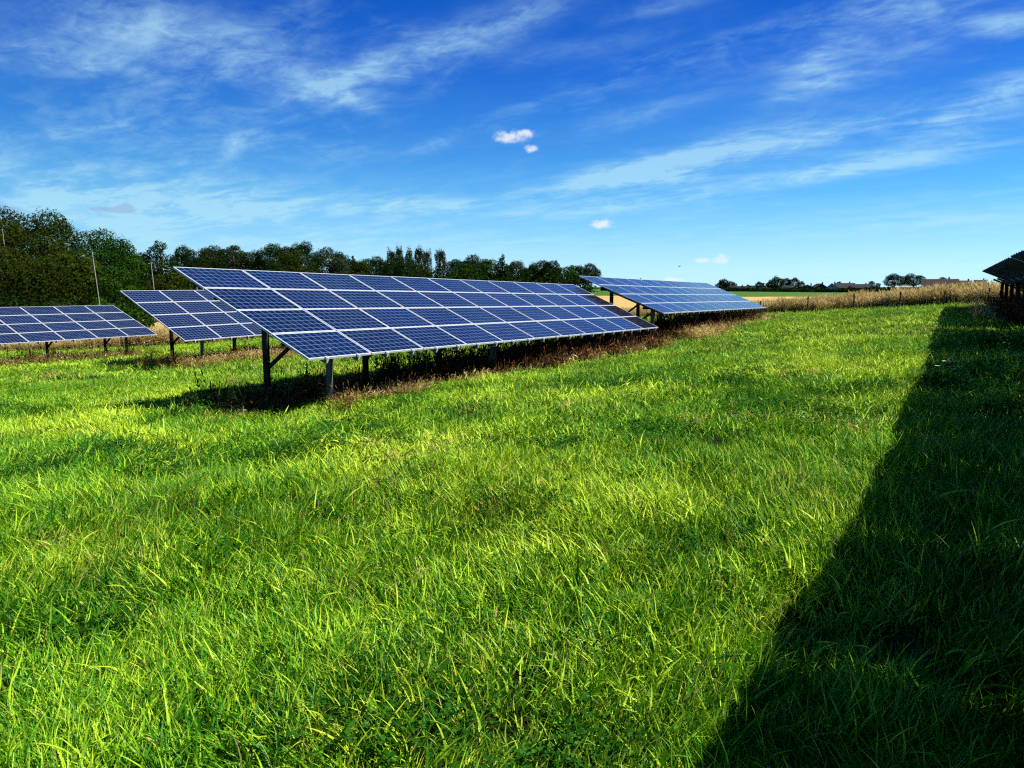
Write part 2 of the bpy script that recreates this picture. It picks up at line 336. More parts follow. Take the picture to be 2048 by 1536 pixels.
# far field boundary, left to right (x, y)
BND = np.array([(-90, 34), (-60, 42), (-35, 51), (-26, 55), (-8, 60), (6, 59), (15, 54.5), (20, 51), (28.5, 44.6), (37, 39), (60, 26), (90, 8)], float)
def bnd_y(x): return np.interp(x, BND[:, 0], BND[:, 1])
def crop_slab(name, label, y_of_x0, y_of_x1, x0, x1, nx, nyy, h, mat, kind='stuff', cat=None):
    X_ = np.linspace(x0, x1, nx); V = []; F = []
    T_ = np.linspace(0, 1, nyy) ** 1.6
    for t in T_:
        yy = y_of_x0(X_) * (1 - t) + y_of_x1(X_) * t
        zt = ground(X_, yy) + h * (1.0 + .12 * (vnoise(X_ * 1.7, yy * 1.7) - .5)); V += list(zip(X_, yy, zt))
    n0 = len(V)
    for j in range(nyy - 1):
        for i in range(nx - 1): F.append((j * nx + i, j * nx + i + 1, (j + 1) * nx + i + 1, (j + 1) * nx + i))
    yy = y_of_x0(X_); zb = ground(X_, yy) - .1; V += list(zip(X_, yy, zb))
    for i in range(nx - 1): F.append((n0 + i, n0 + i + 1, i + 1, i))
    o = link(name, mesh_from(name, V, F, [mat], smooth=True)); tag(o, label, cat, kind=kind); return o
crop_slab('wheat_field', 'ripe golden wheat field beyond the solar arrays', lambda x: bnd_y(x) + 3.0, lambda x: 0 * x + 128, -45, 150, 200, 50, .55, M_wheat, cat='wheat')
crop_slab('green_field', 'green crop field between the wheat and the distant houses', lambda x: 0 * x + 133, lambda x: 0 * x + 345, -60, 320, 100, 30, .25, M_crop, cat='crop')

# ------------------------------------------------------------------ solar arrays
PW, PH = 1.665, 1.005
W_, H_ = 1.642, 0.985
def panel_meshes(cell):
    fw = 0.021
    V = [(fw, fw, 0), (W_ - fw, fw, 0), (W_ - fw, H_ - fw, 0), (fw, H_ - fw, 0), (fw, fw, -.012), (W_ - fw, fw, -.012), (W_ - fw, H_ - fw, -.012), (fw, H_ - fw, -.012)]
    F = [(0, 3, 2, 1), (4, 5, 6, 7), (0, 1, 5, 4), (1, 2, 6, 5), (2, 3, 7, 6), (3, 0, 4, 7)]
    me = mesh_from('solar_panel', [(x, y, -z) for x, y, z in V], F, [cell, M_back], [0, 1, 1, 1, 1, 1])
    uvl = me.uv_layers.new(name='UVMap')
    for lp in me.loops:
        v = me.vertices[lp.vertex_index].co; uvl.data[lp.index].uv = (v.x, v.y)
    return me
# local frame of a table: x along the row, y down the slope, z = x cross y (points DOWN through the table), so depth is +z
pm_blue = panel_meshes(M_cell); pm_dark = panel_meshes(M_cell_dark)
fm = MB(); fw = 0.023
fm.box(0, W_, 0, fw, -.003, .037); fm.box(0, W_, H_ - fw, H_, -.003, .037); fm.box(0, fw, fw, H_ - fw, -.003, .037); fm.box(W_ - fw, W_, fw, H_ - fw, -.003, .037)
pm_frame = fm.mesh('frame', M_frame)
NCOL, NROW = 11, 4
L = NCOL * PW; D = NROW * PH
rm = MB(); rm.box(-.022, .022, -.07, D + .06, .037, .10); pm_rail = rm.mesh('rail', M_rail)
cm = MB(); cm.box(-.02, .02, D + .045, D + .062, -.012, .075); cm.box(-.02, .02, D - .02, D + .062, -.018, -.010); cm.bar((0, D + .055, .06), (0.0, D - .02, .13), .025, .012); pm_clip = cm.mesh('clamp', M_clip)
um = MB(); um.box(.30, L - .06, -.003, .003, .10, .24); um.box(.30, L - .06, .003, .06, .10, .106); um.box(.30, L - .06, .003, .06, .234, .24); pm_pur = um.mesh('purlin', M_rail)
fr = MB(); fr.box(-.03, .03, .55, 3.55, .24, .33); pm_raf = fr.mesh('rafter', M_rail)
def table(name, label, t, Xv, Yv, dark_last=False, group='rows of solar panel arrays', front=(0, 2, 5)):
    Xv = Vector(Xv).normalized(); Yv = Vector(Yv); Yv = (Yv - Xv * Xv.dot(Yv)).normalized(); N = Xv.cross(Yv)   # points down
    t = Vector(t) + Vector((0, 0, E))
    c0 = t + Xv * (L / 2) + Yv * (D / 2); root = empty(name, (c0.x, c0.y, gz(c0.x, c0.y))); tag(root, label, 'solar array', group)
    rot = Matrix((Xv, Yv, N)).transposed().to_4x4()
    def put(o, lx, ly, lz=0.0):
        o.parent = root; o.matrix_basis = Matrix.Translation(t + Xv * lx + Yv * ly + N * lz - root.location) @ rot; return o
    for ci in range(NCOL):
        for ri in range(NROW):
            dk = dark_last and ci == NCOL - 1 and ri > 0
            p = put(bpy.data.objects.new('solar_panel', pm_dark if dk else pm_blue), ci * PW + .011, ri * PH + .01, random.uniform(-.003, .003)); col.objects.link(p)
            if dk: tag(p, 'panel with darker cells in the last column')
            f = bpy.data.objects.new('frame', pm_frame); col.objects.link(f); f.parent = p
        for q in (.25, .75):
            r = put(bpy.data.objects.new('rail', pm_rail), (ci + q) * PW, 0); col.objects.link(r)
            c = bpy.data.objects.new('clamp', pm_clip); col.objects.link(c); c.parent = r
    for r in (1.0, 3.0):
        o = put(bpy.data.objects.new('purlin', pm_pur), 0, r * PH); col.objects.link(o)
    for k in range(6):
        cx = (.92 + 1.875 * k) * PW
        o = put(bpy.data.objects.new('rafter', pm_raf), cx, 0); col.objects.link(o)
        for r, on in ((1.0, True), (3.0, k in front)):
            if not on: continue
            top = t + Xv * cx + Yv * (r * PH) + N * .30 - root.location; bz = gz(top.x + root.location.x, top.y + root.location.y) - .35 - root.location.z
            h = Vector((Xv.x, Xv.y, 0)).normalized(); g = Vector((-h.y, h.x, 0)); m_ = MB()
            w, dd = (.075, .06)
            ctr = lambda a, b_: (Vector((top.x, top.y, bz)) + h * a + g * b_, Vector((top.x, top.y, top.z)) + h * a + g * b_)
            # C section: web faces along the row, two flanges, small lips
            a_, b_ = ctr(0, 0); m_.bar(a_, b_, 2 * w, .006, h)
            for sg in (-1, 1):
                a_, b_ = ctr(dd / 2 + .003, sg * (w - .003)); m_.bar(a_, b_, .006, dd, h)
                a_, b_ = ctr(dd + .003, sg * (w - .012)); m_.bar(a_, b_, .022, .006, h)
            po = link('post', m_.mesh('post', M_post if r == 3.0 else M_post_shade), root)
            if r == 1.0:
                up = t + Xv * cx + Yv * (2.35 * PH) + N * .30 - root.location
                lo = Vector((top.x, top.y, top.z - 1.42))
                b = MB(); b.bar(lo + h * .05, up + h * .05, .07, .06, h); link('brace', b.mesh('brace', M_post_shade), root)
    return root
TABLES = dict(
 main=((-6.71, 14.79, .39), (.5048, .8631, -.017), (.7835, -.4663, -.4108)),
 right=((2.78, 31.17, .44), (.5136, .858, -.0119), (.7958, -.4814, -.3674)),
 mid=((-15.1, 28.71, -.16), (.4777, .8785, .003), (.7848, -.4252, -.4509)),
 far=((-22.54 - .4749 * L, 42.02 - .88 * L, -1.04 + .0031 * L), (.4749, .88, -.0031), (.8113, -.4392, -.3858)))
cy, sy = .863 * .913, .505 * .913
NA = R(30.0); nh = (math.sin(NA), math.cos(NA))
def near_t(s, z, dz):
    x, y = sp2xy(2.0, 1.80); x += nh[0] * (s - 2); y += nh[1] * (s - 2); return ((x, y, z), (nh[0], nh[1], dz), (nh[1] * .913, -nh[0] * .913, -.407))
TABLES['n1'] = near_t(28.15, .93, -.005); TABLES['n2'] = near_t(9.3, .96, -.0005); TABLES['n3'] = near_t(9.3 - L - .01, .97, 0.)
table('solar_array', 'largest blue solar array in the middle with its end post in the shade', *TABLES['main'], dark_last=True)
table('solar_array', 'blue solar array next beyond the largest one, in front of the golden wheat', *TABLES['right'])
table('solar_array', 'blue solar array partly hidden behind the left end of the largest one', *TABLES['mid'])
table('solar_array', 'blue solar array cut by the left edge, below the big leafy trees', *TABLES['far'])
table('solar_array', 'solar array at the right edge seen from its dark underside, ending at the golden grass', *TABLES['n1'])
table('solar_array', 'nearer dark-backed solar array at the right edge with toothed upper rim', *TABLES['n2'])
table('solar_array', 'solar array beside the camera whose shadow darkens the lower right grass', *TABLES['n3'])

# ------------------------------------------------------------------ tuft sources and scatter
src_cols = {}
def blade_tuft(n, rad, h0, h1, w, seg, lean, rngl, curl=1.0, stiff=0.0):
    """curved tapering strips; returns (m,4,3) quads and per-quad tone"""
    base = rngl.normal(0, rad, (n, 2)); hgt = rngl.uniform(h0, h1, n); tone = rngl.random(n)
    ang = rngl.normal(0, 0.9, n); bend = rngl.uniform(.2, 1.15, n) * curl; ln = lean * rngl.uniform(.3, 1.3, n)
    wd = w * rngl.uniform(.6, 1.25, n); tw = rngl.uniform(0, math.pi, n)
    P = np.zeros((n, seg + 1, 2, 3))
    for i in range(seg + 1):
        t = i / seg; a = (ln + bend * t) * t          # angle grows along the blade
        hx = hgt * (t * np.sin(np.clip(ln * .6 + bend * t * .75, 0, 2.2))); hz = hgt * t * np.cos(np.clip(ln * .5 + bend * t * .55, 0, 2.0))
        cxp = base[:, 0] + hx * np.cos(ang); cyp = base[:, 1] + hx * np.sin(ang)
        ww = wd * (1 - t ** 2.2) * (.75 + .5 * min(t * 3, 1) * (1 - t)) + 1e-4; wa = tw + t * .8
        P[:, i, 0] = np.c_[cxp - ww * np.cos(wa), cyp - ww * np.sin(wa), hz]; P[:, i, 1] = np.c_[cxp + ww * np.cos(wa), cyp + ww * np.sin(wa), hz]
    Q = np.stack([P[:, :-1, 0], P[:, :-1, 1], P[:, 1:, 1], P[:, 1:, 0]], 2)
    return Q.reshape(-1, 4, 3), np.repeat(tone, seg)
def source(coll, meshes):
    c = bpy.data.collections.new(coll)
    for i, me in enumerate(meshes):
        o = bpy.data.objects.new('%s_%02d' % (coll, i), me); c.objects.link(o)
    return c
def scatter(name, label, cat, x, y, z, rot, scl, idx, coll):
    n = len(x); me = bpy.data.meshes.new(name); me.vertices.add(n)
    me.vertices.foreach_set('co', np.c_[x, y, z].astype(np.float32).ravel())
    for nm, ty, arr, key in (('rot', 'FLOAT_VECTOR', rot, 'vector'), ('scl', 'FLOAT_VECTOR', scl, 'vector'), ('idx', 'INT', idx, 'value')):
        a = me.attributes.new(nm, ty, 'POINT'); a.data.foreach_set(key, np.asarray(arr, dtype=(np.int32 if ty == 'INT' else np.float32)).ravel())
    o = bpy.data.objects.new(name, me); col.objects.link(o); tag(o, label, cat, kind='stuff')
    g = bpy.data.node_groups.new('scatter_' + name, 'GeometryNodeTree')
    g.interface.new_socket('Geometry', in_out='INPUT', socket_type='NodeSocketGeometry'); g.interface.new_socket('Geometry', in_out='OUTPUT', socket_type='NodeSocketGeometry')
    gi = g.nodes.new('NodeGroupInput'); go = g.nodes.new('NodeGroupOutput'); ip = g.nodes.new('GeometryNodeInstanceOnPoints'); ci = g.nodes.new('GeometryNodeCollectionInfo')
    ci.inputs['Collection'].default_value = coll; ci.inputs['Separate Children'].default_value = True; ci.inputs['Reset Children'].default_value = True
    ip.inputs['Pick Instance'].default_value = True
    g.links.new(gi.outputs[0], ip.inputs['Points']); g.links.new(ci.outputs[0], ip.inputs['Instance'])
    for nm, ty, sk in (('rot', 'FLOAT_VECTOR', 'Rotation'), ('scl', 'FLOAT_VECTOR', 'Scale'), ('idx', 'INT', 'Instance Index')):
        a = g.nodes.new('GeometryNodeInputNamedAttribute'); a.data_type = ty; a.inputs['Name'].default_value = nm
        out = [q for q in a.outputs if q.enabled][0]; g.links.new(out, ip.inputs[sk])
    g.links.new(ip.outputs[0], go.inputs[0])
    md = o.modifiers.new('scatter', 'NODES'); md.node_group = g; return o
def table_sp(x, y):
    return .505 * x + .863 * y, .863 * x - .505 * y
def in_tables(x, y, lo=-.3, hi=3.8):
    """under any array (its footprint down the slope)"""
    r = np.zeros(len(x), bool)
    for t, Xv, Yv in TABLES.values():
        h = np.array(Xv[:2]); h /= np.linalg.norm(h); g = np.array([h[1], -h[0]]); s = (x - t[0]) * h[0] + (y - t[1]) * h[1]; p = (x - t[0]) * g[0] + (y - t[1]) * g[1]
        r |= (s > -.2) & (s < L + .2) & (p > lo) & (p < hi)
    return r
def cone_pts(n, d0, d1, left=-.80, right=.80, pad=2.5):
    """points in the view wedge between two distances, padded sideways"""
    y = np.sqrt(rng.uniform(d0 * d0, d1 * d1, n)); k = rng.uniform(0, 1, n); w0 = left * y - pad; w1 = right * y + pad
    x = w0 + (w1 - w0) * k; keep = rng.random(n) < (w1 - w0) / ((right - left) * d1 + 2 * pad) * d1 / y
    return x, y
ra = np.random.default_rng(21)
fine = []
for i in range(8):
    a, ta = blade_tuft(42, .09, .07, .21, .0052, 5, .18, ra, 1.2); b, tb = blade_tuft(18, .10, .05, .12, .0040, 3, .5, ra)
    fine.append(quads_mesh('tuft', np.r_[a, b], M_grass, np.r_[ta, tb]))
C_fine = source('grass_tuft', fine)
wide = [quads_mesh('tuft', *(lambda q: (q[0], M_grass, q[1]))(blade_tuft(16, .07, .13, .30, .0078, 6, .18, ra, 1.35))) for i in range(5)]
C_wide = source('broad_tuft', wide)
midm = [quads_mesh('tuft', *(lambda q: (q[0], M_grass, q[1]))(blade_tuft(50, .14, .05, .155, .0058, 3, .45, ra, 1.2))) for i in range(6)]
C_mid = source('meadow_tuft', midm)
farm = [quads_mesh('tuft', *(lambda q: (q[0], M_grass, q[1]))(blade_tuft(48, .26, .05, .15, .0095, 2, .45, ra, 1.2))) for i in range(5)]
C_far = source('distant_tuft', farm)
def combing(x, y):
    return 5.0 * (vnoise(x / 1.1 + 50, y / 1.1) + .7 * vnoise(x / .45, y / .45 + 77)) + ra.normal(0, 1.3, len(x))
def lay_grass(name, label, n, d0, d1, coll, nvar, s0, s1, keep=None, tiltk=.22):
    y = rng.uniform(0, 1, n)
    # uniform density over a trapezoid
    A = lambda t: .80 * t * t + 2 * 2.0 * t
    tt = np.linspace(d0, d1, 400); cdf = (A(tt) - A(d0)) / (A(d1) - A(d0)); y = np.interp(y, cdf, tt); x = rng.uniform(-1, 1, n) * (.80 * y + 2.0)
    ok = y < bnd_y(x) - .3
    ok &= rng.random(n) < np.clip(.35 + 1.9 * (vnoise(x / .42 + 11, y / .42 + 5) - .12), .3, 1)
    if keep is not None: ok &= keep(x, y)
    x, y = x[ok], y[ok]; n = len(x)
    tus = vnoise(x / .42 + 11, y / .42 + 5); patch = vnoise(x / 1.5 + 3, y / 1.5 + 9)
    s = s0 + (s1 - s0) * np.clip(patch * .6 + (tus - .35) * 1.1 + rng.normal(0, .14, n), -.35, 1.35)
    under = in_tables(x, y); s = np.where(under, s * .8, s)
    rot = np.c_[rng.normal(0, tiltk, n), rng.normal(0, tiltk, n), combing(x, y)]
    scatter(name, label, 'grass', x, y, ground(x, y) - .012, rot, np.c_[s, s, s * rng.uniform(.8, 1.2, n)], rng.integers(0, nvar, n), coll)
lay_grass('foreground_grass', 'lush green grass blades in the foreground', 14500, 1.0, 8.0, C_fine, 8, .7, 1.4)
lay_grass('broad_grass', 'long broad arching grass blades nearest the camera', 7000, 1.0, 7.0, C_wide, 5, .55, 1.0, keep=lambda x, y: rng.random(len(x)) < np.clip(1.5 - y / 4.2, .05, 1) * (vnoise(x * 1.3, y * 1.3 + 5) > .48))
lay_grass('meadow_grass', 'sunlit meadow grass between the foreground and the arrays', 27000, 7.6, 22.0, C_mid, 6, .7, 1.4)
lay_grass('distant_grass', 'far lawn of short green grass round the arrays', 42000, 21.0, 64.0, C_far, 5, .65, 1.3, tiltk=.15)

cl = []
for i in range(4):
    Q, T = [], []
    for k in range(46):
        p = np.array([*ra.normal(0, .11, 2), ra.uniform(.04, .13)]); a0 = ra.uniform(0, 6.28)
        for q in range(3):
            a = a0 + q * 2.09; l = ra.uniform(.012, .024); dv = np.array([math.cos(a), math.sin(a), ra.uniform(-.2, .5)]) * l; sv = np.array([-math.sin(a), math.cos(a), ra.uniform(-.3, .3)]) * l * .55
            Q.append([p, p + dv * .7 + sv, p + dv * 1.15, p + dv * .7 - sv]); T.append(ra.random())
    cl.append(quads_mesh('tuft', np.array(Q), M_clover, np.array(T)))
C_clover = source('clover_tuft', cl)
lay_grass('clover', 'patches of dark green clover leaves among the grass', 5200, 1.0, 16.0, C_clover, 4, .9, 1.5, keep=lambda x, y: vnoise(x * .8 + 31, y * .8 + 12) > .62)
# weeds: dry stalks, seed heads and dark docks
def stalk_tuft(n, rad, h0, h1, w, lean, rngl, head=0.06, headw=.008, leaves=3, leafl=.10):
    Q = []; T = []
    for i in range(n):
        b = rngl.normal(0, rad, 2); h = rngl.uniform(h0, h1); a = rngl.uniform(0, 6.28); l = lean * rngl.uniform(.2, 1.4); tone = rngl.random()
        a = rngl.normal(0, .8) if lean > .15 else a
        pts = [np.array([b[0] + math.cos(a) * h * l * t ** 1.8, b[1] + math.sin(a) * h * l * t ** 1.8, h * t * (1 - .15 * l * t)]) for t in np.linspace(0, 1, 5)]
        wa = rngl.uniform(0, 3.14); wv = np.array([math.cos(wa), math.sin(wa), 0])
        for j in range(4):
            w0 = w * (1 - .15 * j); w1 = w * (1 - .15 * (j + 1)); Q.append([pts[j] - wv * w0, pts[j] + wv * w0, pts[j + 1] + wv * w1, pts[j + 1] - wv * w1]); T.append(tone)
        if head > 0:
            d = pts[4] - pts[3]; d /= np.linalg.norm(d); p0 = pts[4] - d * head * .6; p1 = pts[4] + d * head * .1; p2 = pts[4] + d * head * .7
            for q in range(2):
                wv2 = np.array([math.cos(wa + 1.57 * q), math.sin(wa + 1.57 * q), 0]) * headw
                Q.append([p0 - wv2 * .3, p0 + wv2 * .3, p1 + wv2, p1 - wv2]); T.append(min(1, tone + .35)); Q.append([p1 - wv2, p1 + wv2, p2 + wv2 * .15, p2 - wv2 * .15]); T.append(min(1, tone + .35))
        for j in range(leaves):
            t = rngl.uniform(.1, .8); p = pts[0] * (1 - t) + pts[4] * t; la = rngl.uniform(0, 6.28); dv = np.array([math.cos(la), math.sin(la), rngl.uniform(-.3, .9)]) * leafl * rngl.uniform(.5, 1.3)
            sv = np.cross(dv, [0, 0, 1.]); sv = sv / (np.linalg.norm(sv) + 1e-6) * leafl * .13
            Q.append([p, p + dv * .5 + sv, p + dv, p + dv * .5 - sv]); T.append(rngl.random())
    return np.array(Q), np.array(T)
rb = np.random.default_rng(5)
mk = lambda mat, *a, **k: quads_mesh('tuft', *(lambda q: (q[0], mat, q[1]))(stalk_tuft(*a, **k)))
C_gold = source('tall_tuft', [mk(M_gold, 44, .22, .55, 1.15, .006, .32, rb, head=.16, headw=.014, leaves=3, leafl=.22) for i in range(6)])
C_dead = source('dead_tuft', [mk(M_deadweed, 12, .16, .18, .62, .0045, .35, rb, head=.07, headw=.010, leaves=4, leafl=.12) for i in range(6)])
C_strw = source('straw_tuft', [mk(M_gold, 22, .14, .12, .42, .0042, .5, rb, head=.05, headw=.006, leaves=2, leafl=.12) for i in range(4)])
C_dock = source('dock_tuft', [mk(M_dock, 6, .16, .30, .90, .006, .22, rb, head=.16, headw=.014, leaves=22, leafl=.15) for i in range(5)])
# tall golden grass along the field margin
n = 5200; bx = rng.uniform(-60, 62, n); dep = rng.uniform(0, 1, n) ** 1.2 * 4.2; by = bnd_y(bx) + .35 + dep
rs_ = np.clip((bx - 10) / 20, 0, 1); rs_ = np.maximum(rs_, np.exp(-((bx + 26) / 7) ** 2) * 1.0); sc = (.62 + .42 * rs_ + .34 * np.clip((bx - 24) / 12, 0, 1)) * rng.uniform(.75, 1.15, n)
scatter('tall_grass', 'tall golden seeding grass along the fence at the field edge', 'grass', bx, by, ground(bx, by), np.c_[rng.normal(0, .08, n), rng.normal(0, .08, n), rng.normal(math.pi + .3, .5, n)], np.c_[sc, sc, sc * rng.uniform(.85, 1.1, n)], rng.integers(0, 6, n), C_gold)
# dead weeds under and in front of arrays; dark weeds added to deepen shade beneath
def along(key, s, p):
    t, Xv, Yv = TABLES[key]; h = np.array(Xv[:2]); h /= np.linalg.norm(h); g = np.array([h[1], -h[0]])
    return t[0] + s * h[0] + p * g[0], t[1] + s * h[1] + p * g[1]
WX, WY, WS = [], [], []; SX, SY, SS = [], [], []; DX, DY, DS = [], [], []
def add(lst, key, n, s0, s1, p0, p1, c0, c1, sbias=1.0):
    s = s0 + (s1 - s0) * rng.random(n) ** sbias; p = rng.uniform(p0, p1, n); x, y = along(key, s, p); lst[0].extend(x); lst[1].extend(y); lst[2].extend(rng.uniform(c0, c1, n))
Wl, Sl, Dl = (WX, WY, WS), (SX, SY, SS), (DX, DY, DS)
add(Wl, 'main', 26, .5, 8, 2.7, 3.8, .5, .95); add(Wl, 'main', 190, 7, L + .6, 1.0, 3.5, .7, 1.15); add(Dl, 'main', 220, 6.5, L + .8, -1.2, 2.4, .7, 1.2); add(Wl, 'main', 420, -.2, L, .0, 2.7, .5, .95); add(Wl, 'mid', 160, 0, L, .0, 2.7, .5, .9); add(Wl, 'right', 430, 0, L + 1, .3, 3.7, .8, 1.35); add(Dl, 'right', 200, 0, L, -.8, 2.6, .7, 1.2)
add(Sl, 'main', 45, 1.3, 4.2, 2.7, 3.4, .6, 1.0); add(Sl, 'main', 22, 4.2, 10, 2.8, 3.5, .6, 1.0); add(Sl, 'main', 22, 10, L + 1, 2.9, 3.8, .8, 1.2); add(Sl, 'right', 75, 0, L + 2, 3.0, 4.2, .8, 1.3); add(Wl, 'main', 90, 9, L + .8, 2.5, 3.7, .9, 1.45); add(Sl, 'main', 40, 9, L + .8, 2.5, 3.6, .9, 1.5); add(Sl, 'right', 70, 3, 6.5, 3.2, 4.6, 1.0, 1.5)
add(Sl, 'mid', 150, -.3, 9, 2.6, 4.1, .8, 1.3); add(Wl, 'mid', 120, -1, 9, 1.8, 4, .7, 1.2); add(Sl, 'far', 200, 6, L, .5, 4, .8, 1.4); add(Wl, 'far', 260, 0, L, 2, 4.2, .7, 1.2)
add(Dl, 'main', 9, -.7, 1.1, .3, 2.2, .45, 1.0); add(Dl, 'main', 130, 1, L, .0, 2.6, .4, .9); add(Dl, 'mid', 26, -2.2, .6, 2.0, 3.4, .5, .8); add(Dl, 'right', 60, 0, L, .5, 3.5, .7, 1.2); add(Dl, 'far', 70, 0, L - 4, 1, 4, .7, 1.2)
add(Wl, 'n1', 420, 0, L, .4, 3.5, .8, 1.5); add(Wl, 'n2', 200, 9, L, .6, 3.5, .7, 1.3); add(Sl, 'n1', 120, 8, L + 2, -.6, 1.5, .7, 1.2)
n = 5200; yy = 1.5 + 30 * rng.random(n) ** .8; xx = rng.uniform(-1, 1, n) * (.8 * yy + 1.5); kk = (vnoise(xx * .75 + 61, yy * .75 + 17) > .74) & ~in_tables(xx, yy, -1.5, 4.5)
TH = (xx[kk], yy[kk], rng.uniform(.28, .55, int(kk.sum())))
def put_w(name, label, cat, l, coll, nv, back=False):
    x, y, s = (np.array(q) for q in l); n = len(x)
    scatter(name, label, cat, x, y, ground(x, y) - .01, np.c_[rng.normal(0, .12, n), rng.normal(0, .12, n), rng.uniform(0, 6.28, n)], np.c_[s, s, s], rng.integers(0, nv, n), coll)
put_w('dead_weeds', 'brown dead weeds under and along the solar arrays', 'weeds', Wl, C_dead, 6)
put_w('dry_straw', 'pale dry straw at the feet of the solar arrays', 'straw', Sl, C_strw, 4)
put_w('thatch', 'thin patches of dead straw-coloured stalks in the open grass', 'straw', TH, C_strw, 4)
put_w('dark_weeds', 'dark leafy dock weeds, many added to deepen the shade under the arrays', 'weeds', Dl, C_dock, 5)

# ------------------------------------------------------------------ field fence
fr_ = empty('wire_fence', (28.5, 44.6 - .2, gz(28.5, 44.4))); tag(fr_, 'low post and wire fence in front of the tall golden grass', 'fence')
fpx = [1355, 1440, 1522, 1615.5, 1708, 1801, 1889, 1978, 2062, 2140]; tops = []
for i, px in enumerate(fpx):
    dx = ray(px, 600)[0]
    lo, hi = 10., 80.
    for _ in range(40):
        mid_ = (lo + hi) / 2
        if mid_ < bnd_y(dx * mid_) - .45: lo = mid_
        else: hi = mid_
    x, y = dx * lo, lo; g0 = gz(x, y); m_ = MB(); w = .05 + .012 * random.random(); lx, ly = random.uniform(-.03, .03), random.uniform(-.02, .02); h = 1.02 + random.uniform(-.05, .08)
    m_.tube([(x - fr_.location.x, y - fr_.location.y, g0 - .3 - fr_.location.z), (x + lx - fr_.location.x, y + ly - fr_.location.y, g0 + h * .96 - fr_.location.z), (x + lx - fr_.location.x, y + ly - fr_.location.y, g0 + h - fr_.location.z)], [w, w, w * .6], 8)
    link('post', m_.mesh('post', M_wood), fr_); tops.append((x - fr_.location.x, y - .07 - fr_.location.y, g0 - fr_.location.z))
for hh in (.35, .65, .92):
    m_ = MB()
    for a, b in zip(tops[:-1], tops[1:]): m_.tube([(a[0], a[1], a[2] + hh), (b[0], b[1], b[2] + hh)], [.004, .004], 4)
    link('wire', m_.mesh('wire', M_wire), fr_)

# ------------------------------------------------------------------ slender poles
for i, (px, ytop, dist, lean, lab) in enumerate([(5, 458, 83, .4, 'slender pale pole at the left edge, rising among the big tree branches'),
        (184.5, 504, 64, .55, 'tall slender white pole standing in front of the leafy trees, above the left array'),
        (302, 523, 70, .35, 'slender white pole in front of the dark conifer'), (394, 574, 62, .1, 'short pale pole tip between the two array tops at left')]):
    dx, _, dz = ray(px, ytop); x = dx * dist; zt = dz * dist + E; g0 = gz(x, dist); m_ = MB(); H = zt - g0
    m_.tube([(lean, 0, -.3), (lean * .5, 0, H * .5), (0, 0, H * .995), (0, 0, H)], [.036, .032, .028, .016], 8)
    o = link('slender_pole', m_.mesh('slender_pole', M_pole)); o.location = (x, dist, g0); tag(o, lab, 'pole', 'slender poles by the trees')

# ------------------------------------------------------------------ trees
def leaves(C, Nrm, size, rngl, up=.25):
    n = len(C); d = Nrm + rngl.normal(0, .55, (n, 3)); d[:, 2] += up; d /= np.linalg.norm(d, axis=1)[:, None]
    a = np.cross(d, rngl.normal(0, 1, (n, 3))); a /= np.linalg.norm(a, axis=1)[:, None] + 1e-9; b = np.cross(d, a); s = size * rngl.uniform(.5, 1.3, n)[:, None]
    return np.stack([C - a * s, C - b * s * .6, C + a * s, C + b * s * .6], 1)
def lobes_crown(lobes, per_area, size, rngl, rough=.22):
    """leaf clumps on the shells of many ellipsoids (x,y,z,rx,ry,rz)"""
    Cs, Ns, Ts = [], [], []
    L_ = np.array(lobes)
    for k, (x, y, z, rx, ry, rz) in enumerate(lobes):
        n = int(per_area * (rx * ry + rx * rz + ry * rz) * 4); d = rngl.normal(0, 1, (n, 3)); d /= np.linalg.norm(d, axis=1)[:, None]
        r = 1 - np.abs(rngl.normal(0, rough, n)) + .55 * (vnoise(d[:, 0] * 4 + d[:, 2] * 2 + k * 7 + 9, d[:, 1] * 4 + d[:, 2] * 3 + k) - .45); c = np.c_[x + d[:, 0] * rx * r, y + d[:, 1] * ry * r, z + d[:, 2] * rz * r]
        inside = np.zeros(n, bool)
        for j in range(len(L_)):
            if j != k: inside |= ((((c - L_[j, :3]) / L_[j, 3:]) ** 2).sum(1) < .55)
        c, d_ = c[~inside], d[~inside]; Cs.append(c); Ns.append(d_); Ts.append(np.clip(rngl.uniform(.0, 1, len(c)) * .7 + rngl.uniform(0, .3), 0, 1))
    C = np.concatenate(Cs); return leaves(C, np.concatenate(Ns), size, rngl), np.concatenate(Ts)
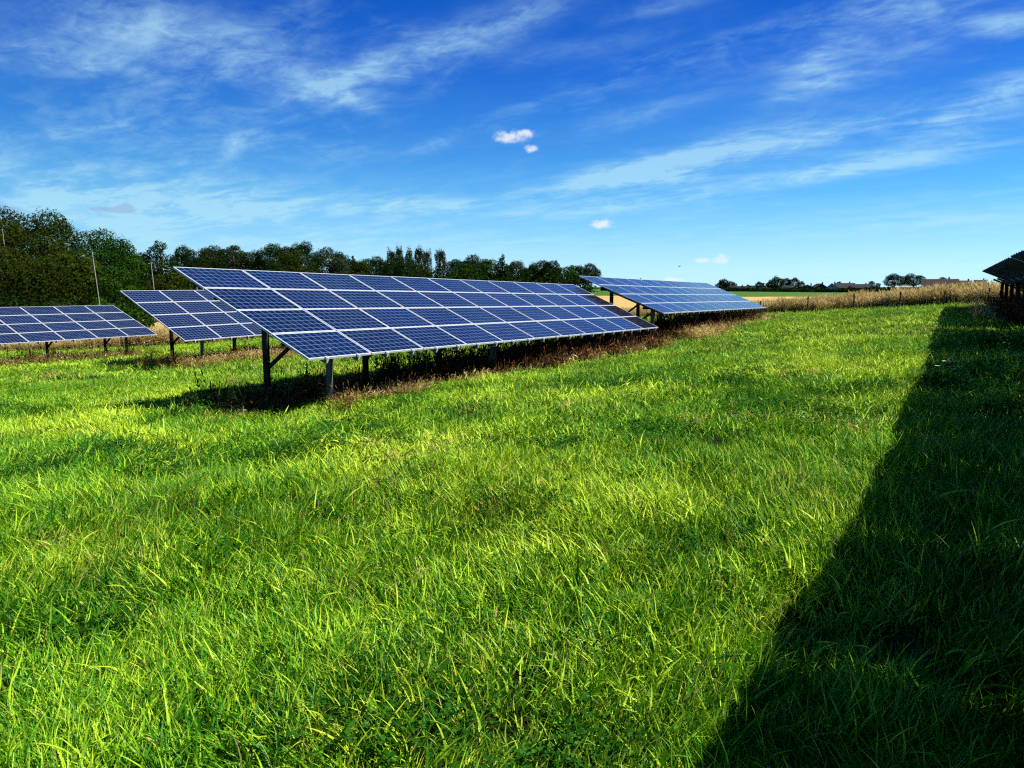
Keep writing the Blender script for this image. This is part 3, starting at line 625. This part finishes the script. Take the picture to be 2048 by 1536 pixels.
def gen_tree(kind, H, Wd, dens, size, seed):
    r = np.random.default_rng(seed); lobes = []
    if kind == 'round':
        R_ = Wd / 2; cz = H * .58; n = 20
        lobes.append((0, 0, cz, R_ * .72, R_ * .72, H * .33))
        for i in range(n):
            a = r.uniform(0, 6.28); e = r.uniform(-.55, 1.0); q = r.uniform(.55, .85); ce = math.sqrt(max(0, 1 - e * e)) if e < 1 else 0
            s = R_ * r.uniform(.24, .42); lobes.append((math.cos(a) * R_ * q * ce, math.sin(a) * R_ * q * ce, cz + e * H * .34, s, s, s * r.uniform(.75, 1.0)))
    elif kind == 'poplar':
        for i in range(5):
            a = r.uniform(0, 6.28); q = r.uniform(0, .5) * Wd / 2; hh = H * r.uniform(.34, .46)
            lobes.append((math.cos(a) * q, math.sin(a) * q, H - hh * r.uniform(1.0, 1.15), Wd * .24, Wd * .24, hh))
        for i in range(14):
            a = r.uniform(0, 6.28); lobes.append((math.cos(a) * Wd * .25, math.sin(a) * Wd * .25, r.uniform(.2, .85) * H, Wd * .17, Wd * .17, H * .12))
    elif kind == 'conifer':
        for i in range(26):
            t = (i + .5) / 26; rr = Wd / 2 * (1 - t) ** .7 + .15
            for j in range(3 if t < .75 else 1):
                a = r.uniform(0, 6.28); q = rr * r.uniform(.35, .7); lobes.append((math.cos(a) * q, math.sin(a) * q, H * (.08 + .9 * t), rr * .62 + .15, rr * .62 + .15, H * .04 + rr * .16))
    elif kind == 'pine':
        for i in range(13):
            t = r.uniform(.35, 1); a = r.uniform(0, 6.28); q = Wd / 2 * r.uniform(.15, .75) * (1.15 - .7 * abs(t - .6)); s = Wd * r.uniform(.13, .22)
            lobes.append((math.cos(a) * q, math.sin(a) * q, H * t - s * .5, s, s, s * .55))
    elif kind == 'bush':
        for i in range(9):
            a = r.uniform(0, 6.28); q = r.uniform(0, .6) * Wd / 2; s = Wd * r.uniform(.16, .28); lobes.append((math.cos(a) * q, math.sin(a) * q, H * r.uniform(.3, .72), s, s, H * r.uniform(.22, .32)))
    Q, T = lobes_crown(lobes, dens, size, r)
    m_ = MB(); tb = H * (.62 if kind in ('round', 'bush') else .93); r0 = max(.10, H * .022)
    m_.tube([(0, 0, -.4), (.03 * H * .2, 0, tb * .35), (-.01 * H, .01 * H, tb * .7), (0, 0, tb)], [r0 * 1.25, r0, r0 * .65, r0 * .15], 8)
    for i in range(7 if kind in ('round', 'pine') else 0):
        a = r.uniform(0, 6.28); z0 = tb * r.uniform(.35, .85); q = Wd * .32; m_.tube([(0, 0, z0), (math.cos(a) * q * .5, math.sin(a) * q * .5, z0 + H * .10), (math.cos(a) * q, math.sin(a) * q, z0 + H * .16)], [r0 * .45, r0 * .3, r0 * .1], 5)
    return Q, T, m_
M_leaf = dict(
 dark=leafmat('dark_leaves', (0.0029, 0.0101, 0.0014), (0.0101, 0.0288, 0.0029), (0.0324, 0.0612, 0.0072), .2, .12),
 olive=leafmat('olive_leaves', (0.0072, 0.0144, 0.0014), (0.0252, 0.0432, 0.0029), (0.0792, 0.1008, 0.0072), .25, .10),
 green=leafmat('green_leaves', (0.0051, 0.0204, 0.0017), (0.0221, 0.0680, 0.0043), (0.0723, 0.1487, 0.0102), .25, .12),
 grey=leafmat('grey_green_leaves', (0.0085, 0.0187, 0.0059), (0.0238, 0.0425, 0.0136), (0.0680, 0.0935, 0.0382), .25, .15))
tree_cache = {}
def tree(name, kind, px, ytop, wpx, dist, leaf, label, group='trees along the skyline', dens=None, var=None, base=None):
    dx, _, dz = ray(px, ytop); x = dx * dist; g0 = gz(x, dist) if base is None else base; H = dz * dist + E - g0; Wd = wpx / 1480 * dist * (1.22 if kind == 'round' and dist > 150 and dist < 300 else 1)
    big = dist < 130
    var = random.randrange(3) if var is None else var
    key = (kind, leaf, var, big, round(H / Wd * 2))
    if big or key not in tree_cache:
        size = .125 if big else .18 * (dist / 200) ** .8
        Q, T, tr = gen_tree(kind, H, Wd, dens or (40 if big else (32.0 if kind == 'poplar' else 22.0 if dist < 300 else 9.0)), size, 100 + hash((kind, var, round(px))) % 1000 if False else int(px) * 7 + var)
        mats = M_leaf[leaf]; cm_ = quads_mesh('crown', Q, mats, T); tm = tr.mesh('trunk', M_bark)
        tree_cache[key] = (cm_, tm, H, Wd)
    cm_, tm, H0, W0 = tree_cache[key]
    o = empty(name, (x, dist, g0)); tag(o, label, 'tree', group); o.rotation_euler.z = random.uniform(0, 6.28); o.scale = (Wd / W0, Wd / W0, H / H0)
    link('crown', cm_, o); link('trunk', tm, o); return o
# near left mass
G1 = 'broadleaved trees behind the left arrays'
tree('leafy_tree', 'round', 20, 430, 210, 92, 'olive', 'tall leafy tree at the left edge, nearest the sky of its cluster', G1)
tree('leafy_tree', 'round', 95, 427, 190, 95, 'olive', 'tallest leafy tree, its ragged top highest on the skyline at left', G1)
tree('leafy_tree', 'round', 55, 500, 240, 80, 'olive', 'wide olive leafy tree low in front of the tallest tree at left', G1)
tree('leafy_tree', 'round', 150, 520, 150, 82, 'olive', 'olive leafy tree directly left of the tall white pole', G1)
tree('leafy_tree', 'round', 182, 463, 130, 98, 'green', 'rounded green tree rising just right of the tallest tree', G1)
tree('leafy_tree', 'round', 228, 478, 110, 92, 'green', 'green tree whose crown slopes down towards the dark conifer', G1)
tree('leafy_tree', 'round', 235, 530, 100, 78, 'green', 'brighter green tree just right of the tall white pole', G1)
tree('conifer_tree', 'conifer', 246, 480, 90, 110, 'dark', 'dark pointed tree top peeping over the green tree at left', G1)
tree('leafy_tree', 'round', 282, 498, 60, 150, 'dark', 'small dark tree in the dip between green tree and conifer', G1)
tree('conifer_tree', 'conifer', 318, 481, 150, 100, 'dark', 'dark pointed conifer behind the slender white pole, left of the largest array', G1, dens=34)
tree('leafy_tree', 'round', 340, 545, 100, 84, 'olive', 'low olive tree at the foot of the dark conifer', G1)
tree('leafy_tree', 'round', 400, 555, 110, 95, 'dark', 'low dark tree between the conifer and the largest array', G1)
for px, w, h, lab in [(215, 110, 590, 'low bush right behind the end of the left array'), (275, 90, 598, 'low bush at the edge of the golden grass, left of the second array'), (120, 140, 592, 'dark low bush just above the middle of the left array'), (20, 160, 590, 'dark low bush above the left array at the photo edge')]:
    o = tree('bush', 'bush', px, h, w, 66, 'green' if px > 200 else 'dark', lab, 'bushes behind the left array'); o['category'] = 'bush'
# skyline treeline
for kind, px, yt, w, d, leaf, lab in [
  ('round', 365, 494, 60, 190, 'dark', 'first round dark tree right of the pointed conifer'),
  ('round', 397, 492, 62, 195, 'olive', 'yellowish round tree second right of the conifer'),
  ('round', 432, 493, 64, 200, 'dark', 'dark flat-topped tree above the left end of the largest array'),
  ('pine', 467, 486, 50, 190, 'grey', 'feathery grey-green tree sticking up above the dark row'),
  ('round', 470, 500, 80, 210, 'dark', 'dark tree under the feathery grey-green one'),
  ('round', 507, 505, 60, 200, 'olive', 'low tree in the dip right of the feathery tree'),
  ('round', 552, 489, 74, 195, 'dark', 'broad domed dark tree left of the highest crown in mid skyline'),
  ('round', 608, 485, 62, 190, 'dark', 'highest dark crown in the skyline between conifer and poplars'),
  ('round', 585, 507, 90, 182, 'olive', 'olive tree low in front of the two highest domed crowns'),
  ('round', 660, 492, 66, 195, 'grey', 'airy grey-green crown sloping down right of the highest crown'),
  ('round', 690, 510, 60, 200, 'dark', 'dark tree on the downward slope before the small pointed tip'),
  ('conifer', 706, 511, 24, 200, 'dark', 'thin pointed little treetop left of the poplars'),
  ('round', 722, 524, 44, 190, 'olive', 'low olive tree next to the thin pointed treetop'),
  ('round', 750, 514, 52, 200, 'dark', 'round dark tree directly left of the poplar group'),
  ('poplar', 782, 497, 26, 190, 'grey', 'leftmost of the tall narrow poplars'),
  ('poplar', 800, 492, 26, 195, 'grey', 'second poplar from the left in the narrow group'),
  ('poplar', 819, 495, 24, 190, 'grey', 'third poplar from the left in the narrow group'),
  ('poplar', 838, 492, 26, 192, 'grey', 'fourth poplar from the left, beside the gap'),
  ('poplar', 854, 498, 22, 195, 'grey', 'short poplar left of the gap before the lone one'),
  ('poplar', 880, 497, 28, 190, 'grey', 'lone poplar standing right of the poplar group'),
  ('round', 812, 530, 110, 186, 'dark', 'low dark tree at the foot of the poplars'),
  ('round', 911, 519, 44, 195, 'dark', 'dark tree directly right of the lone poplar'),
  ('round', 952, 510, 60, 195, 'dark', 'domed dark tree midway between lone poplar and pointed crown'),
  ('round', 930, 527, 50, 185, 'green', 'green tree low between lone poplar and the domed tree'),
  ('round', 980, 522, 44, 195, 'green', 'green tree left of the pointed crown'),
  ('conifer', 1005, 508, 40, 190, 'dark', 'dark pointed crown right of the poplars, above the array middle'),
  ('round', 1035, 524, 42, 195, 'dark', 'low dark tree right of the pointed crown'),
  ('round', 1060, 530, 40, 200, 'dark', 'lowest tree in the dip right of the pointed crown'),
  ('round', 1083, 523, 42, 200, 'dark', 'dark round tree left of the tall pair near the skyline end'),
  ('round', 1102, 522, 34, 195, 'dark', 'middle dark tree of the group near the skyline end'),
  ('conifer', 1113, 520, 26, 200, 'dark', 'small pointed dark tree near the skyline end'),
  ('pine', 1146, 523, 34, 190, 'dark', 'open pine with airy top second from the end of the treeline'),
  ('round', 1135, 537, 44, 186, 'green', 'green tree low in front of the open pine'),
  ('round', 1176, 529, 40, 195, 'dark', 'last dark round tree where the treeline ends above the second array'),
  ('bush', 1175, 562, 22, 170, 'green', 'small green bush beside the second array upper corner')]:
    tree({'conifer': 'conifer_tree', 'poplar': 'poplar_tree', 'pine': 'pine_tree', 'bush': 'bush'}.get(kind, 'leafy_tree'), kind, px, yt, w, d, leaf, lab)
# understorey so the wood reads closed behind the arrays
uq = []; ut = []
r7 = np.random.default_rng(77)
for i in range(70):
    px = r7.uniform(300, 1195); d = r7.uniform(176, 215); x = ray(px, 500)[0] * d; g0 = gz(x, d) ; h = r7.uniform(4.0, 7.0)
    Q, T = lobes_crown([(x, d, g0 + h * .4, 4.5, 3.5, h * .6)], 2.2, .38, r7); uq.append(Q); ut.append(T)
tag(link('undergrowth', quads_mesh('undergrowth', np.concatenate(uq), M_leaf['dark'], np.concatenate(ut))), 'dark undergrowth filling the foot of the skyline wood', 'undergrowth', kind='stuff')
# far right skyline trees
G2 = 'distant trees among the houses'
for px, yt, w, lab in [(1447, 561, 30, 'distant round tree directly right of the second array'), (1462, 565, 24, 'smaller distant tree second right of the second array'), (1497, 569, 12, 'tiny distant tree left of the tree group beyond the roofs'),
    (1520, 563, 20, 'small leftmost tree of the distant group beyond the roofs'), (1551, 557, 36, 'broad second tree of the distant group beyond the roofs'), (1572, 556, 20, 'narrow middle tree of the distant group beyond the roofs'), (1587, 555, 26, 'tallest tree of the distant group beyond the roofs'), (1603, 562, 16, 'small rightmost tree of the distant group beyond the roofs'),
    (1679, 563, 14, 'tiny tree above the dark roofs right of the white gable'), (1744, 562, 14, 'tiny tree just left of the big dark pair of domed trees'), (1756, 566, 12, 'lowest tree touching the big dark domed pair'),
    (1790, 547, 46, 'left of the two big dark domed trees on the right skyline'), (1828, 547, 40, 'right of the two big dark domed trees on the right skyline'), (1886, 554, 18, 'small tree rising through the brown barn roof'), (1367, 562, 10, 'tiny treetop just over the upper edge of the second array')]:
    tree('leafy_tree', 'round', px, yt, w, 400 if w < 30 else 380, 'dark', lab, G2, var=0, base=gz(100, 400) )

# ------------------------------------------------------------------ houses
M_roof = simple('dark_roof_tiles', (0.010, 0.009, 0.009), (0.022, 0.018, 0.017), 1.5, 0.8)
M_roof2 = simple('brown_roof_tiles', (0.016, 0.010, 0.007), (0.030, 0.018, 0.013), 1.5, 0.8)
M_wallb = simple('brown_brick', (0.04, 0.028, 0.024), (0.08, 0.055, 0.045), 2, 0.9)
M_wallw = simple('white_render', (0.30, 0.31, 0.31), (0.38, 0.39, 0.39), 1, 0.8)
M_glass = simple('window_glass', (0.02, 0.025, 0.03), (0.04, 0.045, 0.05), 1, 0.1)
M_hedge = M_leaf['dark']
def house(px, ybase_top, wpx, dist, label, wall, roof, gable=False, hw=2.5, depth=8, group='houses on the distant edge of town', turn=0.0, cat='house'):
    dx, _, dz = ray(px, ybase_top); x = dx * dist; W = wpx / 1480 * dist; g0 = gz(x, dist); top = dz * dist + E - g0; hw = min(hw, top * .6)
    o = empty('house', (x, dist, g0)); tag(o, label, cat, group); o.rotation_euler.z = math.atan2(-dx, 1) + turn
    w2 = W / 2; d2 = depth / 2
    m_ = MB(); m_.box(-w2, w2, -d2, d2, -.3, hw); wl = link('wall', m_.mesh('wall', wall), o)
    ov = .35
    if gable:   # gable faces the viewer
        V = [(-w2 - ov, -d2 - ov, hw - .1), (0, -d2 - ov, top), (w2 + ov, -d2 - ov, hw - .1), (-w2 - ov, d2, hw - .1), (0, d2, top), (w2 + ov, d2, hw - .1)]
        V += [(a, b, c - .2) for a, b, c in V]
        F = [(0, 1, 4, 3), (1, 2, 5, 4), (6, 9, 10, 7), (7, 10, 11, 8), (0, 6, 7, 1), (1, 7, 8, 2), (3, 4, 10, 9), (4, 5, 11, 10), (0, 3, 9, 6), (2, 8, 11, 5)]
        g = mesh_from('gable', [(-w2, -d2 + .002, hw + .001), (w2, -d2 + .002, hw + .001), (0, -d2 + .002, top - .22), (-w2, -d2 + .2, hw + .001), (w2, -d2 + .2, hw + .001), (0, -d2 + .2, top - .22)], [(0, 1, 2), (3, 5, 4), (0, 3, 4, 1), (1, 4, 5, 2), (0, 2, 5, 3)], [wall]); link('gable', g, o)
    else:
        V = [(-w2 - ov, -d2 - ov, hw - .1), (w2 + ov, -d2 - ov, hw - .1), (w2 + ov, 0, top), (-w2 - ov, 0, top), (w2 + ov, d2 + ov, hw - .1), (-w2 - ov, d2 + ov, hw - .1)]
        V += [(a, b, c - .2) for a, b, c in V]
        F = [(0, 1, 2, 3), (3, 2, 4, 5), (6, 9, 8, 7), (9, 11, 10, 8), (0, 6, 7, 1), (1, 7, 8, 2), (2, 8, 10, 4), (4, 10, 11, 5), (5, 11, 9, 3), (3, 9, 6, 0)]
        for sx in (-w2 + .01, w2 - .21):
            g = mesh_from('gable', [(sx, -d2, hw + .001), (sx, d2, hw + .001), (sx, 0, top - .22), (sx + .2, -d2, hw + .001), (sx + .2, d2, hw + .001), (sx + .2, 0, top - .22)], [(0, 1, 2), (3, 5, 4), (0, 3, 4, 1), (1, 4, 5, 2), (0, 2, 5, 3)], [wall]); link('gable', g, o)
    rf = link('roof', mesh_from('roof', V, F, [roof]), o)
    m_ = MB(); cxx = w2 * .5; m_.box(cxx - .3, cxx + .3, -.3 if gable else .25, .3 if gable else .85, top - .9, top + .7); link('chimney', m_.mesh('chimney', wall if wall is M_wallb else roof), rf)
    nwin = max(1, int(W / 4))
    for i in range(nwin):
        wx = -w2 + W * (i + .5) / nwin; m_ = MB(); m_.box(wx - .55, wx + .55, -d2 - .04, -d2 + .01, .95, min(2.0, hw - .2)); wo_ = link('window', m_.mesh('window', M_glass), o)
    if gable:
        m_ = MB(); m_.box(-.5, .5, -d2 - .04, -d2 + .001, hw + .2, hw + 1.2); link('window', m_.mesh('window', M_glass), o)
    return o
for px, yt, w, d, lab, wall, roof, gb, tn in [
  (1475, 572, 36, 390, 'low dark-roofed house just right of the second array', M_wallb, M_roof, False, 0),
  (1522, 571, 44, 400, 'long dark-roofed house left of the distant tree group', M_wallb, M_roof, False, .1),
  (1560, 571, 40, 385, 'house with dark roof below the broad distant tree', M_wallb, M_roof, False, -.1),
  (1586, 573, 20, 370, 'small house with dark roof below the tallest distant tree', M_wallb, M_roof, True, .2),
  (1615, 569, 26, 385, 'brown gabled house right of the distant tree group', M_wallb, M_roof2, True, 0),
  (1638, 567, 26, 390, 'dark brown gabled house left of the white gable', M_wallb, M_roof2, True, .3),
  (1664, 566, 20, 380, 'small white gabled house on the distant skyline', M_wallw, M_roof, True, 0),
  (1690, 566, 34, 390, 'dark house directly right of the white gable', M_wallb, M_roof, False, .1),
  (1722, 568, 34, 400, 'flat dark house between the white gable and the domed trees', M_wallb, M_roof, False, 0),
  (1880, 558, 62, 300, 'long brown-roofed house behind the tall golden grass', M_wallb, M_roof2, False, 0.02),
  (1931, 561, 20, 330, 'small dark roof showing over the golden grass, right of the long brown roof', M_wallb, M_roof, False, 0),
  (1961, 560, 20, 330, 'dark roof over the golden grass nearest the dark array', M_wallb, M_roof, False, 0)]:
    house(px, yt, w, d, lab, wall, roof, gb, turn=tn, depth=8 if d > 350 else 9)
# dark hedge in front of the houses
r9 = np.random.default_rng(9); hq, ht = [], []
for i in range(110):
    px = 1425 + i * 5.6; d = 348 + r9.normal(0, 2); x = ray(px, 580)[0] * d; g0 = gz(x, d); h = r9.uniform(1.7, 3.1)
    Q, T = lobes_crown([(x, d, g0 + h * .45, 2.2, 1.4, h * .55)], 2.5, .5, r9); hq.append(Q); ht.append(T)
tag(link('hedge', quads_mesh('hedge', np.concatenate(hq), M_hedge, np.concatenate(ht))), 'long dark hedge between the green field and the distant houses', 'hedge')

# ------------------------------------------------------------------ birds, flower, bush at the near row
M_bird = simple('bird_plumage', (0.01, 0.01, 0.012), (0.03, 0.03, 0.035), 20, 0.8)
def bird(px, py, dist, label, flying, size):
    dx, _, dz = ray(px, py); o = empty('bird', (dx * dist, dist, dz * dist + E)); tag(o, label, 'bird')
    pts = [(-.5, 0, 0), (-.38, 0, .01), (-.15, 0, .0), (.12, 0, .01), (.26, 0, .05), (.36, 0, .06), (.43, 0, .055), (.5, 0, .04)]; rs = [.02, .05, .10, .12, .07, .065, .035, .006]
    if not flying: pts = [(a * .8, 0, c + a * .5) for a, _, c in pts]
    m_ = MB(); m_.tube([(a * size, b * size, c * size) for a, b, c in pts], [q * size for q in rs], 8); link('body', m_.mesh('body', M_bird), o)
    for s in (-1, 1):
        if flying: V = [(.15, s * .08, .05), (-.12, s * .08, .04), (-.2, s * .55, .28), (.1, s * .5, .3), (-.22, s * .95, .22), (-.05, s * .95, .24)]; F = [(0, 1, 2, 3), (3, 2, 4, 5)]
        else: V = [(.12, s * .10, .1), (-.1, s * .12, -.02), (-.38, s * .05, -.18), (-.1, s * .13, .06)]; F = [(0, 1, 2, 3)]
        V = [(a * size, b * size, c * size) for a, b, c in V]; n_ = len(V); V += [(a, b, c - .02 * size) for a, b, c in V]; F2 = F + [tuple(i + n_ for i in f[::-1]) for f in F]
        link('wing', mesh_from('wing', V, F2, [M_bird]), o)
    return o
bird(1359, 533, 70, 'tiny dark bird flying low in the sky above the second array', True, .28).rotation_euler.z = .6
b_ = bird(1281, 557, 40, 'tiny dark bird on the upper edge of the second array', False, .16)

# small pale flowers beside the shadow edge
dx, _, dz = ray(1900, 742); d = 10.2; x, y = dx * d, d
m, n = newmat('pale_petals'); finish(n, principled(n, mixc(n, noise(n, objco(n), 30, 3).ss(.4, .6), (0.75, 0.68, 0.30), (0.85, 0.82, 0.6)), 0.6).outputs[0]); M_petal = m
fo = empty('flower_clump', (x, y, gz(x, y))); tag(fo, 'clump of pale yellow flowers alone in the dark shaded grass at right', 'flowers')
r3 = np.random.default_rng(3)
for i in range(9):
    fx, fy, fz = r3.normal(0, .05), r3.normal(0, .05), r3.uniform(.46, .66); m_ = MB(); m_.tube([(fx * .3, fy * .3, -.02), (fx * .8, fy * .8, fz * .6), (fx, fy, fz)], [.004, .003, .003], 5); st = link('stem', m_.mesh('stem', M_nettle), fo)
    Q = []
    for k in range(9):
        a = k * 6.283 / 9 + r3.normal(0, .1); l = .042; dv = np.array([math.cos(a), math.sin(a), .35]) * l; sv = np.array([-math.sin(a), math.cos(a), 0]) * .014; c = np.array([fx, fy, fz]); Q.append([c, c + dv * .6 + sv, c + dv, c + dv * .6 - sv])
    link('flower_head', quads_mesh('flower_head', np.array(Q), M_petal), st)
def leafy_bush(px, py, d, h, w, label, seed):
    dx, _, dz = ray(px, py); x, y = dx * d, d; r = np.random.default_rng(seed); o = empty('nettle_bush', (x, y, gz(x, y))); tag(o, label, 'bush', 'leafy weeds beside the shaded array')
    Q, T, m_ = [], [], MB()
    for i in range(46):
        bx_, by_ = r.normal(0, w * .32, 2); hh = h * r.uniform(.55, 1.1); m_.tube([(bx_ * .7, by_ * .7, -.02), (bx_, by_, hh)], [.006, .003], 5)
        for j in range(16):
            t = r.uniform(.2, 1.02); a = r.uniform(0, 6.28); l = .10 * (1.25 - .7 * t) * r.uniform(.7, 1.3); p = np.array([bx_ * (.7 + .3 * t), by_ * (.7 + .3 * t), hh * t]); dv = np.array([math.cos(a), math.sin(a), r.uniform(-.5, .3)]) * l; sv = np.array([-math.sin(a), math.cos(a), 0]) * l * .3
            Q.append([p, p + dv * .45 + sv, p + dv, p + dv * .45 - sv]); T.append(r.random())
    link('stems', m_.mesh('stems', M_nettle), o); link('leaves', quads_mesh('leaves', np.array(Q), M_nettle, np.array(T)), o)
leafy_bush(2012, 700, 17.5, .62, 1.2, 'leafy green weed bush at the right edge, beside the dark array', 8)
leafy_bush(1968, 712, 16.6, .35, .9, 'low leafy weeds spreading left of the green weed bush at right', 9)
